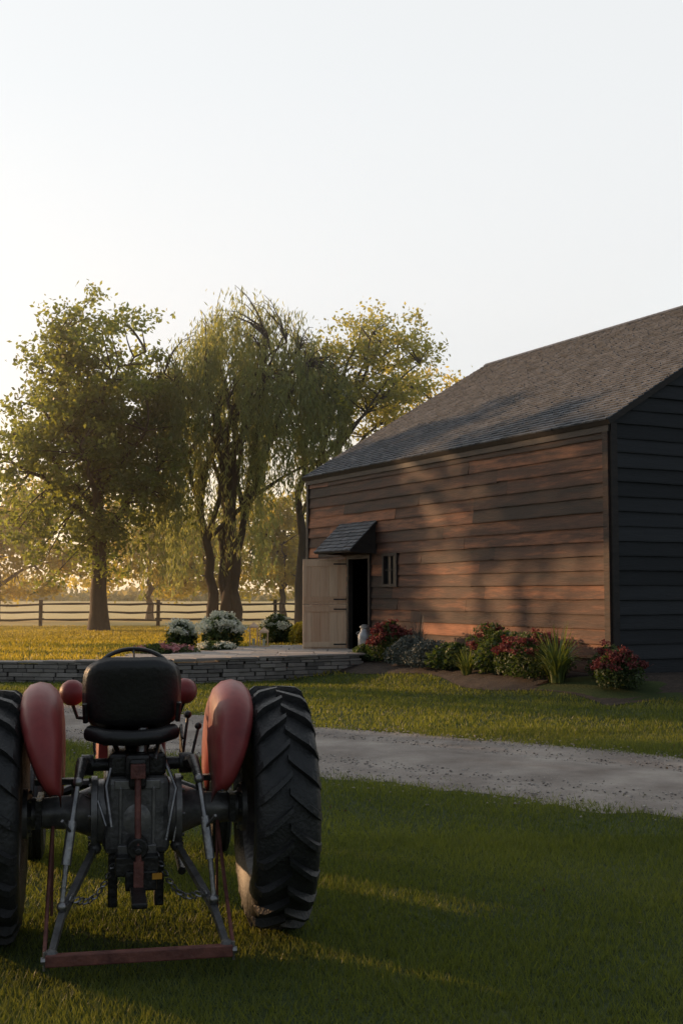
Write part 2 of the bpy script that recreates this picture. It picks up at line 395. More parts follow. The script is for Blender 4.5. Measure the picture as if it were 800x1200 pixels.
tree('maple_tree',(-3.2,66),7,.18,(0,0,4.2),(2.6,2.4,3.6),8,90,100,M_gold,41,leaf=.14,csd=.5)
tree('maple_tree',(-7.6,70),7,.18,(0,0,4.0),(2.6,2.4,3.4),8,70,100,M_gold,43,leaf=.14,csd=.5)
AZ=R(58); EL=R(9); ca_,sa_=math.cos(AZ),math.sin(AZ)
def sd(s,d): return (s*ca_-d*sa_, s*sa_+d*ca_)
# trees out of the picture to the left: they shade the lawn, the drive and part of the barn
for i,(s,d,H,nc,r) in enumerate([(-.2,28,10,150,1.8),(9.7,31,9.5,150,2.2),(12.8,36,7.0,34,1.4)]):
    p=sd(s,d); tree('oak_tree',p,H,.26,(0,0,H*.5),(r,r,H*.47),10,nc,84,M_leaf,60+i,leaf=.17,csd=.50,gap=.2)
p=sd(4.4,40); tree('oak_tree',p,11,.16,(0,0,6.2),(1.8,1.8,3.6),8,16,54,M_leaf,64,leaf=.13,csd=.36,gap=.0)
p=sd(26.3,47); tree('oak_tree',p,13,.3,(0,0,7.9),(2.7,2.4,4.7),12,190,84,M_leaf,71,leaf=.16,csd=.5,gap=.12)
p=sd(22.4,48); tree('oak_tree',p,13,.18,(0,0,9.9),(2.6,2.0,1.9),9,44,66,M_leaf,75,leaf=.14,csd=.38,gap=.0)
p=sd(17.6,46); tree('oak_tree',p,12,.3,(0,0,7.6),(1.8,1.8,4.6),10,50,84,M_leaf,73,leaf=.16,csd=.5,gap=.05)
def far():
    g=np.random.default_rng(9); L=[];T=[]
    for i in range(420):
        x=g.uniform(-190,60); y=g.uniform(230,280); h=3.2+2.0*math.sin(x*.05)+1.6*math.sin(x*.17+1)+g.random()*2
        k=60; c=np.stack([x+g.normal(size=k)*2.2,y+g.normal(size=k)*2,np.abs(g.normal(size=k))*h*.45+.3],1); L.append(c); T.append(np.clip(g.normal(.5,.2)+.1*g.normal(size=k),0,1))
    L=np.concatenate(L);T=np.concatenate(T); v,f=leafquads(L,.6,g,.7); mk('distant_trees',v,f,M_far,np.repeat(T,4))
far()
# ------------------------------------------------------------------ fence
fe=empty('split_rail_fence',(0,0,0)); mb=MB(); g=np.random.default_rng(3)
fx=np.arange(-33.0,6,2.72); 
for i,x in enumerate(fx):
    y=56+.02*x; z=float(height(x,y)); mb.box((x,y,z+.6),(.15,.13,1.3),g.random(),Matrix.Rotation(g.normal()*.04,3,'Y'))
    if i<len(fx)-1:
        for k,zz in enumerate((.35,.70,1.05)):
            mb.tube([(x-.15,y+.03,z+zz+g.normal()*.02),(x+1.4,y,z+zz-.03+g.normal()*.02),(x+2.9,y-.03,z+zz+g.normal()*.02)],[.035,.055,.04],6,g.random())
mb.obj('posts_and_rails',M_fence,False,fe)
# ------------------------------------------------------------------ stone wall
def stonewall():
    e=empty('stone_wall'); mb=MB(); g=np.random.default_rng(4)
    seg=np.hypot(*(np.diff(WALL,axis=0).T)); cum=np.concatenate([[0],np.cumsum(seg)]); Ltot=22
    def P(s):
        return np.array([np.interp(s,cum,WALL[:,0]),np.interp(s,cum,WALL[:,1])])
    z=-.14
    while z<.40:
        h=g.uniform(.055,.095); s=g.uniform(0,.2)
        while s<Ltot:
            w=g.uniform(.16,.48); top=np.interp(s,cum,WTOP)
            if z+h<=top+.035:
                p=P(s+w/2); d=P(s+w)-P(s); ang=math.atan2(d[1],d[0])
                M=Matrix.Rotation(ang+g.normal()*.03,3,'Z')
                mb.box((p[0]+g.normal()*.012,p[1]+g.normal()*.015,z+h/2),(w-.014,.34,h-.010),g.random(),M)
            s+=w
        z+=h
    s=0
    while s<Ltot:
        w=g.uniform(.45,.8); top=np.interp(s+w/2,cum,WTOP); p=P(s+w/2); d=P(s+w)-P(s); ang=math.atan2(d[1],d[0])
        mb.box((p[0],p[1]+.02,top+.035),(w-.015,.42,.045),.6+.4*g.random(),Matrix.Rotation(ang,3,'Z')); s+=w
    mb.obj('stones',M_stone,False,e,bevel=.008)
stonewall()
def patio():
    g=np.random.default_rng(6); mb=MB()
    y=25.2
    while y<33:
        h=g.uniform(.5,.75); x=-5.2+g.random()*.4
        while x<1.8:
            w=g.uniform(.5,1.1); cx=x+w/2;cy=y+h/2
            rx=cx-A[0];ry=cy-A[1]; d=rx*D2[0]+ry*D2[1]
            if inpoly(PAT,np.array([cx]),np.array([cy]))[0] and d<-.25 and cy>np.interp(cx,wx,wy)+.35:
                mb.box((cx,cy,float(height(cx,cy))+.02+g.random()*.006),(w-.025,h-.025,.05),g.random())
            x+=w
        y+=h
    mb.obj('stone_patio',M_patio,False,None)
patio()
# ------------------------------------------------------------------ barn
barn=empty('wooden_barn',(A[0],A[1],BZ))
def W(t,d,z): return (D1[0]*t+D2[0]*d, D1[1]*t+D2[1]*d, z)
PITCH=math.tan(R(31)); RH=BW/2*PITCH
RW=.27; NR=17
def wall(name,m,origin,u,n,length,holes,gable,seed):
    g=np.random.default_rng(seed); mb=MB()
    def P(t,o,z): return (origin[0]+u[0]*t+n[0]*o, origin[1]+u[1]*t+n[1]*o, z)
    rows=NR+(int(RH/RW)+1 if gable else 0)
    for r in range(rows):
        z0=r*RW; z1=z0+RW+.025
        def lim(z):
            e=max(0,(z-WH))/PITCH if gable else 0
            return e,length-e
        if z0>=WH+RH-.05: break
        segs=[lim(z0)]
        for (a,b,za,zb) in holes:
            if z0<zb-.02 and z0+RW>za+.02:
                ns=[]
                for (p,q) in segs:
                    if a>p and b<q: ns+=[(p,a),(b,q)]
                    else: ns.append((p,q))
                segs=ns
        sag=g.normal()*.003
        for (p,q) in segs:
            t=p
            while t<q-1e-6:
                w=g.uniform(2.4,4.8); e=min(q,t+w); 
                if q-e<.5: e=q
                tn=np.clip(g.normal(.45,.24),0,1); nseg=max(1,int((e-t)/.45)); V=[];F=[]
                zt_a,zt_b=lim(z1); off=g.normal()*.005; tilt=g.normal()*.005
                for k in range(nseg+1):
                    tt=t+(e-t)*k/nseg; tt2=min(max(tt,zt_a),zt_b) if gable else tt
                    if k==0: tt+=.002; tt2=max(tt2,tt)
                    if k==nseg: tt-=.002; tt2=min(tt2,tt)
                    wz=g.normal()*.003+sag+tilt*(k/nseg-.5)*2; wo=g.normal()*.003+off
                    zt=min(z1,WH+RH) if gable else min(z1,WH+.02)
                    V+=[P(tt,.002,z0+.0),P(tt,.056+wo,z0-.004+wz),P(tt,.056+wo,z0+.024+wz),P(tt2,.018,zt),P(tt2,.002,zt)]
                for k in range(nseg):
                    a=k*5;b=a+5
                    for j in range(4): F.append([a+j,b+j,b+j+1,a+j+1])
                F+=[[0,1,2,3,4],[nseg*5+j for j in (4,3,2,1,0)]]
                mb.add(V,F,tn); t=e
    mb.obj(name,m,False,barn)
    s=MB(); cuts=sorted(set([0,length]+[h[0] for h in holes]+[h[1] for h in holes]))
    for i in range(len(cuts)-1):
        a,b=cuts[i],cuts[i+1]; zz=0; hs=sorted([h for h in holes if h[0]<=a+1e-6 and h[1]>=b-1e-6],key=lambda h:h[2])
        for h in hs+[None]:
            zt=h[2] if h else WH
            if zt>zz+.01:
                s.add([P(a,0,zz),P(b,0,zz),P(b,0,zt),P(a,0,zt)],[[0,1,2,3]])
            if h: zz=h[3]
    if gable: s.add([P(0,0,WH),P(length,0,WH),P(length/2,0,WH+RH)],[[0,1,2]])
    s.obj(name+'_sheathing',M_black,False,barn)
DO=(8.9,10.1,0,RW*9); WI=(7.6,8.3,RW*6,RW*9)
O2=lambda t,d:(D1[0]*t+D2[0]*d,D1[1]*t+D2[1]*d)
wall('long_wall_siding',M_barnwood,(0,0),D1,-D2,BL,[DO,WI],False,1)
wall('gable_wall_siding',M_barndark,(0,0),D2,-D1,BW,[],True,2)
wall('far_gable_siding',M_barnwood,O2(BL,0),D2,D1,BW,[],True,3)
wall('rear_wall_siding',M_barnwood,O2(0,BW),D1,D2,BL,[],False,4)
def orient(axis_x,axis_y): 
    ax=Vector((axis_x[0],axis_x[1],0));ay=Vector((axis_y[0],axis_y[1],0))
    return Matrix((ax,ay,Vector((0,0,1)))).transposed()
MT=orient(D1,D2)
tb=MB()
def tbox(mbx,t,d,z,dt,dd,dz,tone=.5): mbx.box(W(t,d,z),(dt,dd,dz),tone,MT)
cb=MB()
tbox(cb,.055,-.038,WH/2,.15,.076,WH+.02,.1)
cb.obj('corner_board',M_barnwood,False,barn)
tbox(tb,-.039,.04,WH/2,.066,.14,WH+.02,.4)
tbox(tb,BL-.05,-.038,WH/2,.12,.076,WH+.02)
tbox(tb,BL/2,-.062,WH-.085,BL+.1,.035,.16,.4)
for t in (DO[0]+.05,DO[1]-.05): tbox(tb,t,-.03,DO[3]/2,.10,.12,DO[3])
tbox(tb,(DO[0]+DO[1])/2,-.03,DO[3]-.05,1.0,.115,.10)
for t in (WI[0]+.035,WI[1]-.035): tbox(tb,t,-.035,(WI[2]+WI[3])/2,.07,.10,WI[3]-WI[2])
for z in (WI[2]+.035,WI[3]-.035): tbox(tb,(WI[0]+WI[1])/2,-.035,z,.56,.095,.07)
tbox(tb,7.95,-.022,(WI[2]+WI[3])/2,.030,.03,.66); tbox(tb,7.95,-.022,(WI[2]+WI[3])/2,.56,.026,.030)
tb.obj('trim_and_frames',M_trim,False,barn)
gl=MB(); tbox(gl,7.95,.0,(WI[2]+WI[3])/2,.68,.01,.80); gl.obj('window_glass',M_glass,False,barn)
fl=MB(); tbox(fl,BL/2,BW/2,-.05,BL-.1,BW-.1,.1); fl.obj('floor',M_black,False,barn)
def shingles(mb,P,ulen,slen,exp,wid,g):
    rows=int(slen/exp)
    for r in range(rows+1):
        s0=r*exp; s1=min(s0+exp*1.25,slen+.02); u=-g.random()*wid
        while u<ulen:
            w=wid*g.uniform(.6,1.35); a=max(u,0);b=min(u+w,ulen)-.004; u+=w
            if b-a<.02: continue
            th=.016+g.random()*.010; ds=g.normal()*.008
            mb.add([P(a,s0+ds,.004),P(b,s0+ds,.004),P(b,s0+ds,.004+th+.010),P(a,s0+ds,.004+th+.010),P(a,s1,.006),P(b,s1,.006)],
                   [[0,1,2,3],[3,2,5,4],[0,3,4],[1,5,2]],float(np.clip(g.normal(.5,.25),0,1)))
OV=.16; RK=.14; cs=math.cos(R(31)); sn=math.sin(R(31)); SL=(BW/2+OV)/cs; RZ=WH-OV*PITCH+.13
def PR(u,s,h): 
    d=-OV+s*cs-h*sn; return W(u-RK,d,RZ+s*sn+h*cs)
def PL(u,s,h):
    d=BW+OV-s*cs+h*sn; return W(u-RK,d,RZ+s*sn+h*cs)
rl=BL+2*RK
rm=MB(); g=np.random.default_rng(21); shingles(rm,PR,rl,SL,.145,.15,g); shingles(rm,PL,rl,SL,.145,.30,g)
u=0
while u<rl:
    for PP in (PR,PL): rm.add([PP(u,SL-.13,.03),PP(u+.19,SL-.13,.03),PP(u+.19,SL+.01,.05),PP(u,SL+.01,.05)],[[0,1,2,3]],.3+.5*g.random())
    u+=.2
rm.obj('roof_shingles',M_shingle,False,barn)
rd=MB()
for PP in (PR,PL):
    a=[PP(0,0,0),PP(rl,0,0),PP(rl,SL,0),PP(0,SL,0)]; b=[PP(.005,.01,-.10),PP(rl-.005,.01,-.10),PP(rl-.005,SL,-.10),PP(.005,SL,-.10)]
    rd.add(a+b,[[0,1,2,3],[7,6,5,4],[0,4,5,1],[1,5,6,2],[3,2,6,7],[0,3,7,4]],.4)
rd.obj('roof_deck_and_fascia',M_trim,False,barn)
hd=MB(); g=np.random.default_rng(22)
HT0,HT1=8.62,10.55; pr=.80; dz=.78; hs=math.hypot(pr,dz); hc=pr/hs; hn=dz/hs; HZ=2.50
def PH(u,s,h): return W(HT0+u,-pr+s*hc-h*hn,HZ+s*hn+h*hc)
hm=MB(); shingles(hm,PH,HT1-HT0,hs,.13,.13,g); hm.obj('door_hood_shingles',M_shingle,False,barn)
a=[PH(0,0,0),PH(HT1-HT0,0,0),PH(HT1-HT0,hs,0),PH(0,hs,0)]; b=[PH(0,0,-.05),PH(HT1-HT0,0,-.05),PH(HT1-HT0,hs,-.05),PH(0,hs,-.05)]
hd.add(a+b,[[0,1,2,3],[7,6,5,4],[0,4,5,1],[1,5,6,2],[3,2,6,7],[0,3,7,4]],.4)
for t in (HT0+.06,HT1-.06):
    hd.add([W(t-.03,-.05,HZ-.06),W(t+.03,-.05,HZ-.06),W(t+.03,-pr+.05,HZ-.03),W(t-.03,-pr+.05,HZ-.03),W(t-.03,-.05,HZ+dz-.09),W(t+.03,-.05,HZ+dz-.09)],
           [[0,1,2,3],[0,4,5,1],[3,2,5,4],[0,3,4],[1,5,2]],.3)
hd.obj('door_hood_frame',M_trim,False,barn)
dl=MB(); hin=np.array(W(DO[1]-.02,-.12,0)[:2]); dv=np.array([-.985,-.17]); dn=np.array([.17,-.985])
MD=orient(dv,(-dv[1],dv[0])); g=np.random.default_rng(23)
LW=1.12
def dbox(x,o,z,dx,do,dzz,t=.5):
    p=hin+dv*x+dn*o; dl.box((p[0],p[1],z),(dx,do,dzz),t,MD)
for (z0,z1) in ((.05,1.18),(1.195,2.33)):
    npk=5; pw=LW/npk
    for k in range(npk): dbox(pw*(k+.5),0,(z0+z1)/2,pw-.008,.04,z1-z0,g.random())
    for zz in (z0+.12,z1-.12,): dbox(LW/2,.032,zz,LW-.04,.024,.13,g.random())
    dbox(.05,.034,(z0+z1)/2,.09,.02,(z1-z0)-.38,.4); dbox(LW-.05,.034,(z0+z1)/2,.09,.02,(z1-z0)-.38,.4)
dl.obj('open_door',M_raw,False,barn,bevel=.004)
hg=MB()
for zz in (.17,1.06,1.31,2.21):
    p=hin+dv*.16+dn*.047; hg.box((p[0],p[1],zz),(.34,.008,.035),.5,MD)
hg.obj('door_hinges',M_dark,False,barn)
mc=MB(); mc.lathe([(0,0),(0,.15),(.02,.165),(.40,.165),(.44,.155),(.52,.10),(.58,.095),(.60,.125),(.64,.125),(.65,.09),(.68,.05),(.68,0)],24,axis='z')
mc.tube([(.16,0,.42),(.20,0,.46),(.16,0,.50),(.12,0,.5)],.01,6); mc.tube([(-.16,0,.42),(-.20,0,.46),(-.16,0,.50),(-.12,0,.5)],.01,6)
o=mc.obj('milk_can',M_zinc,True); o.location=(.56,29.15,.36)
# ------------------------------------------------------------------ plants
def bed():
    V=[];F=[]
    ts=np.linspace(-2.0,8.3,60); K=8
    for t in ts:
        w=1.95+.25*math.sin(t*1.3)
        for k in range(K):
            d=-w+(w-.06)*k/(K-1) if t>0 else -w+(w+12)*k/(K-1)
            p=A+D1*t+D2*d; V.append((p[0],p[1],float(height(p[0],p[1]))+.03+(.02*math.sin(t*9+k*3) if 0<k<K-1 else -.02)))
    for i in range(len(ts)-1):
        for k in range(K-1): a=i*K+k; F.append([a,a+K,a+K+1,a+1])
    mk('flower_bed',V,F,M_soil,smooth=True)
bed()
def bush(name,p,r,h,mats,seed,n=2600,leaf=.035,top=None,topn=0,topsize=.03):
    g=np.random.default_rng(seed); e=empty(name,(p[0],p[1],float(height(p[0],p[1]))))
    lob=g.uniform(0,6.28,4)
    th=g.uniform(0,6.28,n);u=g.random(n)**.5; zz=g.random(n)
    rr=r*(1+.18*np.sin(3*th+lob[0])+.1*np.sin(5*th+lob[1]))
    prof=np.sqrt(np.clip(1-(np.clip(zz-.25,0,1)/.78)**2,0,1))*(.75+.25*np.clip(zz*4,0,1))
    C=np.stack([np.cos(th)*rr*u*prof,np.sin(th)*rr*u*prof,zz*h*(1+.12*np.sin(4*th+lob[2]))+.02],1)
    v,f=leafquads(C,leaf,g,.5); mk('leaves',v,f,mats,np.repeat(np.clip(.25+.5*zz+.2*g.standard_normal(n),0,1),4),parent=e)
    mb=MB()
    for i in range(14):
        a=g.uniform(0,6.28);q=r*.7*g.random(); mb.tube([(q*.3*math.cos(a),q*.3*math.sin(a),0),(q*.8*math.cos(a),q*.8*math.sin(a),h*.5),(q*math.cos(a),q*math.sin(a),h*.85)],[.008,.006,.003],4)
    mb.obj('stems',M_shrub,False,e)
    if top is not None:
        L=[];T=[]
        for i in range(topn):
            a=g.uniform(0,6.28);q=g.random()**.5; z=h*(1.0-.42*q*q)*(1+.1*g.normal())+.02; c=np.array([math.cos(a)*q*r*1.0,math.sin(a)*q*r*1.0,z])
            k=46; off=g.standard_normal((k,3))*np.array([1,1,.55])*topsize
            L.append(c+off);T.append(np.clip(g.normal(.5,.2)+.2*g.normal(size=k),0,1))
        L=np.concatenate(L);T=np.concatenate(T); v,f=leafquads(L,topsize*.55,g,.8); mk('flowers',v,f,top,np.repeat(T,4),parent=e)
def blades(name,p,r,h,seed,n=120,m=None,w=.03):
    g=np.random.default_rng(seed); V=[];F=[];T=[]
    for i in range(n):
        a=g.uniform(0,6.28); L=h*g.uniform(.7,1.25); out=r*g.uniform(.3,1.2); b=g.random()*r*.2
        dx,dy=math.cos(a),math.sin(a); px,py=-dy,dx; o=len(V); tn=g.random()
        for j in range(7):
            t=j/6; rad=b+out*t**1.5; z=L*(1.5*t-.85*t**2.2*(out/r)); ww=w*(1-t**2)*.5+.001
            V+=[(dx*rad+px*ww,dy*rad+py*ww,z),(dx*rad-px*ww,dy*rad-py*ww,z)]; T+=[tn,tn]
        for j in range(6): F.append([o+2*j,o+2*j+1,o+2*j+3,o+2*j+2])
    ob=mk(name,V,F,m or M_blade,T); ob.location=(p[0],p[1],float(height(p[0],p[1])))
def bp(t,d): q=A+D1*t+D2*d; return (q[0],q[1])
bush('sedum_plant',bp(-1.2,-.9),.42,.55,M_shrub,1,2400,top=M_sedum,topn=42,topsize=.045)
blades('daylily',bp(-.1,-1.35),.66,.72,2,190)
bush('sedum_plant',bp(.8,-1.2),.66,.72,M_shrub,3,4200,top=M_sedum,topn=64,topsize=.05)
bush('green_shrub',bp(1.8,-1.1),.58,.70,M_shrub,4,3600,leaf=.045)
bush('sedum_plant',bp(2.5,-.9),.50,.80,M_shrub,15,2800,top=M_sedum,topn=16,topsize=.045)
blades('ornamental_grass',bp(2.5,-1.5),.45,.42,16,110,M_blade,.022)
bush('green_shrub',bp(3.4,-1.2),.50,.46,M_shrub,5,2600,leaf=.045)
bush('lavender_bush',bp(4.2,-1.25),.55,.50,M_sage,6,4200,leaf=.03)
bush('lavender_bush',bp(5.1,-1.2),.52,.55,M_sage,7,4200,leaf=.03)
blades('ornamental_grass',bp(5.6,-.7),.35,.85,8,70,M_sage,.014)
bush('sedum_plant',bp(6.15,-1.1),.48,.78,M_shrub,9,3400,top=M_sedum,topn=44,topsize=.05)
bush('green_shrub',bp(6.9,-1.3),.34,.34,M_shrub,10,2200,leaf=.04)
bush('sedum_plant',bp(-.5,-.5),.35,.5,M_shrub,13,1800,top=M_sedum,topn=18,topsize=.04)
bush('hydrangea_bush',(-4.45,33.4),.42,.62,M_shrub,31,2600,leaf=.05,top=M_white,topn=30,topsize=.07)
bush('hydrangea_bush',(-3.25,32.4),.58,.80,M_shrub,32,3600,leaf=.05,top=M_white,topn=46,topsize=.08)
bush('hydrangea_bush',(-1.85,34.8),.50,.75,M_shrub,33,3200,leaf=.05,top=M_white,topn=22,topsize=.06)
bush('golden_shrub',(-1.15,34.2),.32,.55,M_gold,34,2000,leaf=.05)
bush('low_flowers',(-4.3,29.4),.75,.22,M_shrub,35,2600,leaf=.04,top=M_pink,topn=20,topsize=.045)
bush('low_flowers',(-3.2,30.4),.45,.22,M_shrub,36,1600,leaf=.04,top=M_white,topn=12,topsize=.05)
def lantern(x,y,h):
    e=empty('garden_lantern',(x,y,float(height(x,y))+.03)); mb=MB()
    mb.box((0,0,.02),(.24,.24,.04)); mb.box((0,0,h-.10),(.24,.24,.03))
    for a in (-.1,.1):
        for b in (-.1,.1): mb.box((a,b,h/2-.04),(.02,.02,h-.15))
    mb.add([(-.13,-.13,h-.08),(.13,-.13,h-.08),(.13,.13,h-.08),(-.13,.13,h-.08),(0,0,h+.04)],[[3,2,1,0],[0,1,4],[1,2,4],[2,3,4],[3,0,4]])
    mb.obj('frame',M_raw,False,e)
    c=MB(); c.lathe([(.04,0),(.04,.04),(.22,.04),(.22,0)],14,axis='z'); c.obj('candle',M_white,True,e)
lantern(-2.35,32.2,.62); lantern(-2.05,31.8,.50)
# ------------------------------------------------------------------ tractor
TR=empty('tractor',(-1.10,6.50,0),R(11.5))
WR=.64
def rearwheel(name,cx,sgn):
    e=empty(name,(cx,0,WR)); e.parent=TR
    mb=MB(); half=[(.115,.355),(.150,.40),(.168,.47),(.166,.53),(.155,.575),(.13,.597),(.07,.608)]
    prof=half+[(0,.611)]+[(-x,r) for x,r in half[::-1]]
    mb.lathe(prof,72); mb.obj('tire_carcass',M_tire,True,e)
    lg=MB(); NL=23
    for s in (-1,1):
        for k in range(NL):
            a0=2*math.pi*(k+(.5 if s>0 else 0))/NL
            V=[];st=7
            for j in range(st):
                u=j/(st-1); x=s*(-.008+u*.172); rb=.606-.075*max(0,(u-.72)/.28)**1.6
                lh=.042 if u<.85 else .034
                da=(u**.9)*.22; wd=(.032+.012*u)/.62/2
                for (ww,hh) in ((-1.25,-.012),(-.85,lh),(.85,lh),(1.25,-.012)):
                    a=a0+da+ww*wd; r=rb+hh
                    V.append((x,r*math.cos(a),r*math.sin(a)))
            F=[[j*4+i,j*4+i+1,(j+1)*4+i+1,(j+1)*4+i] for j in range(st-1) for i in range(3)]+[[0,1,2,3],[(st-1)*4+i for i in (3,2,1,0)]]
            lg.add(V,F)
    lg.obj('tread_lugs',M_tire,False,e)
    rim=MB(); rim.lathe([(.125,.375),(.135,.36),(.11,.345),(.06,.33),(0,.325),(-.06,.33),(-.11,.345),(-.135,.36),(-.125,.375)],48)
    rim.lathe([(-sgn*.02,.325),(-sgn*.00,.26),(-sgn*.05,.17),(-sgn*.06,.0)],36); rim.obj('rim',M_iron,True,e)
    hb=MB(); hb.lathe([(-.09*sgn,0),(-.09*sgn,.09),(.06*sgn,.10),(.08*sgn,.06),(.08*sgn,0)],20)
    for k in range(8):
        a=k*math.pi/4; hb.tube([(-.07*sgn,.13*math.cos(a),.13*math.sin(a)),(.0,.13*math.cos(a),.13*math.sin(a))],.014,6)
    hb.obj('hub',M_dark,True,e)
rearwheel('rear_wheel_left',-.745,-1); rearwheel('rear_wheel_right',.745,1)
def frontwheel(name,cx):
    e=empty(name,(cx,1.88,.36)); e.parent=TR; mb=MB()
    half=[(.05,.20),(.072,.24),(.075,.30),(.06,.345),(.035,.352)]
    mb.lathe(half+[(.03,.345),(.012,.345),(.008,.358),(-.008,.358),(-.012,.345),(-.03,.345)]+[(-x,r) for x,r in half[::-1]],48); mb.obj('tire',M_tire,True,e)
    r=MB(); r.lathe([(.055,.21),(.03,.19),(0,.18),(-.03,.19),(-.055,.21)],36); r.lathe([(0,.18),(.02,.08),(.03,0)],24); r.obj('rim',M_iron,True,e)
frontwheel('front_wheel_left',-.62); frontwheel('front_wheel_right',.62)
def fender(name,s):
    V=[];n=40; prof0=[(.40,.16),(.385,.36),(.385,.50),(.395,.58),(.42,.640),(.46,.675),(.51,.685),(.56,.670),(.59,.635),(.60,.59)]
    K=len(prof0)
    for i in range(n+1):
        t=i/n; a=R(22)+ (R(161)-R(22))*t
        e=min(1,t/.18,(1-t)/.40); e=math.sin(e*math.pi/2)**.75
        for (x,r) in prof0:
            rr=.34+(r-.34)*(.60+.40*e) if r>.34 else r
            xx=.385+(x-.385)*(.22+.78*e)
            V.append((s*xx,rr*math.cos(a),WR+rr*math.sin(a)))
    F=[[i*K+k,(i+1)*K+k,(i+1)*K+k+1,i*K+k+1] for i in range(n) for k in range(K-1)]
    o=mk(name,V,F,M_red,smooth=True,parent=TR); m=o.modifiers.new('s','SOLIDIFY'); m.thickness=.006; m.offset=0
fender('fender_left',-1); fender('fender_right',1)
b=MB(); b.box((0,.10,.64),(.34,.55,.40)); b.box((0,.9,.60),(.30,1.2,.36)); b.box((0,1.7,.62),(.30,.5,.34))
b.obj('gearbox_and_engine',M_iron,False,TR,bevel=.035)
b=MB(); b.lathe([(-.24,0),(-.24,.06),(-.225,.10),(-.19,.15),(-.18,.17),(-.165,.20)],32,axis='z')
b.v=[(x,z+.06,.62+y*1.12) for (x,y,z) in b.v]
b.obj('differential_cover',M_cast,True,TR)
b=MB(); b.box((-.085,-.155,.64),(.018,.06,.30)); b.box((.085,-.155,.64),(.018,.06,.30)); b.box((0,-.13,.80),(.24,.10,.05)); b.box((0,-.15,.47),(.20,.10,.05))
b.obj('cover_ribs',M_cast,False,TR,bevel=.006)
b=MB()
for sx in (-1,1):
    b.lathe([(sx*.16,.17),(sx*.20,.165),(sx*.205,.185),(sx*.235,.185),(sx*.24,.13),(sx*.34,.090),(sx*.50,.078),(sx*.54,.085),(sx*.56,.13),(sx*.585,.13),(sx*.585,0)],32,cz=WR)
b.obj('axle_housings',M_cast,True,TR)
b=MB()
for k in range(10):
    a=(k+.5)*2*math.pi/10; b.tube([(.185*math.cos(a),-.09,.62+.205*math.sin(a)),(.185*math.cos(a),-.128,.62+.205*math.sin(a))],.011,6)
for sx in (-1,1):
    for k in range(8):
        a=k*math.pi/4; b.tube([(sx*.225,.165*math.cos(a),WR+.165*math.sin(a)),(sx*.250,.165*math.cos(a),WR+.165*math.sin(a))],.011,6)
        b.tube([(sx*.565,.11*math.cos(a),WR+.11*math.sin(a)),(sx*.540,.11*math.cos(a),WR+.11*math.sin(a))],.011,6)
b.obj('bolts',M_steel,False,TR)
b=MB(); b.box((0,.08,.90),(.30,.46,.12)); b.box((0,-.15,.90),(.13,.12,.12)); b.box((0,-.20,.86),(.09,.05,.16)); b.obj('hydraulic_lift_cover',M_dark,False,TR,bevel=.02)
b=MB(); b.tube([(-.27,-.04,.89),(.27,-.04,.89)],.034,14)
for sx in (-1,1):
    b.lathe([(sx*.225,0),(sx*.225,.055),(sx*.29,.055),(sx*.29,0)],16,cy=-.04,cz=.89)
    b.tube([(sx*.265,-.04,.89),(sx*.285,-.22,.93),(sx*.30,-.42,.86)],[.036,.030,.022],8)
b.obj('lift_arms',M_dark,True,TR)
b=MB()
for sx in (-1,1):
    b.tube([(sx*.30,-.42,.86),(sx*.335,-.50,.60)],.013,8); b.tube([(sx*.325,-.475,.68),(sx*.35,-.53,.48)],.024,10); b.tube([(sx*.35,-.53,.48),(sx*.365,-.56,.30)],.013,8)
    b.ball((sx*.30,-.42,.86),.026); b.ball((sx*.365,-.56,.29),.026)
    b.tube([(sx*.37,-.57,.70),(sx*.33,-.50,.63)],.008,6)
b.obj('lift_rods',M_steel,True,TR)
b=MB()
for sx in (-1,1):
    pts=[(sx*.215,-.06,.46),(sx*.27,-.25,.385),(sx*.365,-.56,.25),(sx*.405,-.80,.13)]
    b.tube(pts,[.022,.024,.024,.020],4); b.ball(pts[-1],.034); b.ball(pts[0],.036)
b.obj('lower_links',M_iron,False,TR)
b=MB(); b.box((0,-.82,.115),(.86,.045,.055))
b.obj('drawbar_crossbar',M_rust,False,TR,bevel=.006)
b=MB(); 
for sx in (-1,1): b.tube([(sx*.385,-.82,.115),(sx*.45,-.82,.115)],.017,8); b.tube([(sx*.435,-.82,.155),(sx*.435,-.82,.07)],.007,6)
b.obj('hitch_pins',M_steel,False,TR)
b=MB(); b.tube([(0,-.24,.86),(0,-.30,.62),(.005,-.33,.42)],.017,8); b.box((.005,-.335,.36),(.05,.03,.16)); b.box((0,-.25,.88),(.075,.05,.07))
b.obj('top_link',M_rust,False,TR,bevel=.003)
b=MB()
for sx in (-1,1): b.tube([(sx*.43,-.02,.60),(sx*.435,-.40,.34),(sx*.435,-.80,.13)],.010,6); b.tube([(sx*.43,-.03,.66),(sx*.43,-.06,.12)],.008,6)
b.obj('stabiliser_rods',M_rust,False,TR)
b=MB()
for sx in (-1,1):
    for k in range(11):
        t=k/10; p=Vector((sx*(.10+.22*t),-.18-.30*t,.44-.13*t-.10*math.sin(math.pi*t)))
        ax=Vector((1,0,0)) if k%2 else Vector((0,0,1)); d=Vector((sx*.22,-.3,-.13)).normalized(); q=[]
        w=(ax-d*ax.dot(d)).normalized()
        for j in range(9):
            a=j*math.pi/4; q.append(p+d*math.cos(a)*.024+w*math.sin(a)*.013)
        b.tube(q,.0048,5,cap=False)
b.obj('check_chains',M_steel,True,TR)
b=MB(); b.box((0,-.16,.40),(.22,.22,.10)); b.box((.02,-.26,.33),(.16,.06,.10)); b.box((0,-.42,.30),(.075,.50,.028)); b.tube([(0,-.2,.50),(0,-.33,.50)],.055,14); b.tube([(0,-.33,.50),(0,-.40,.50)],.02,10)
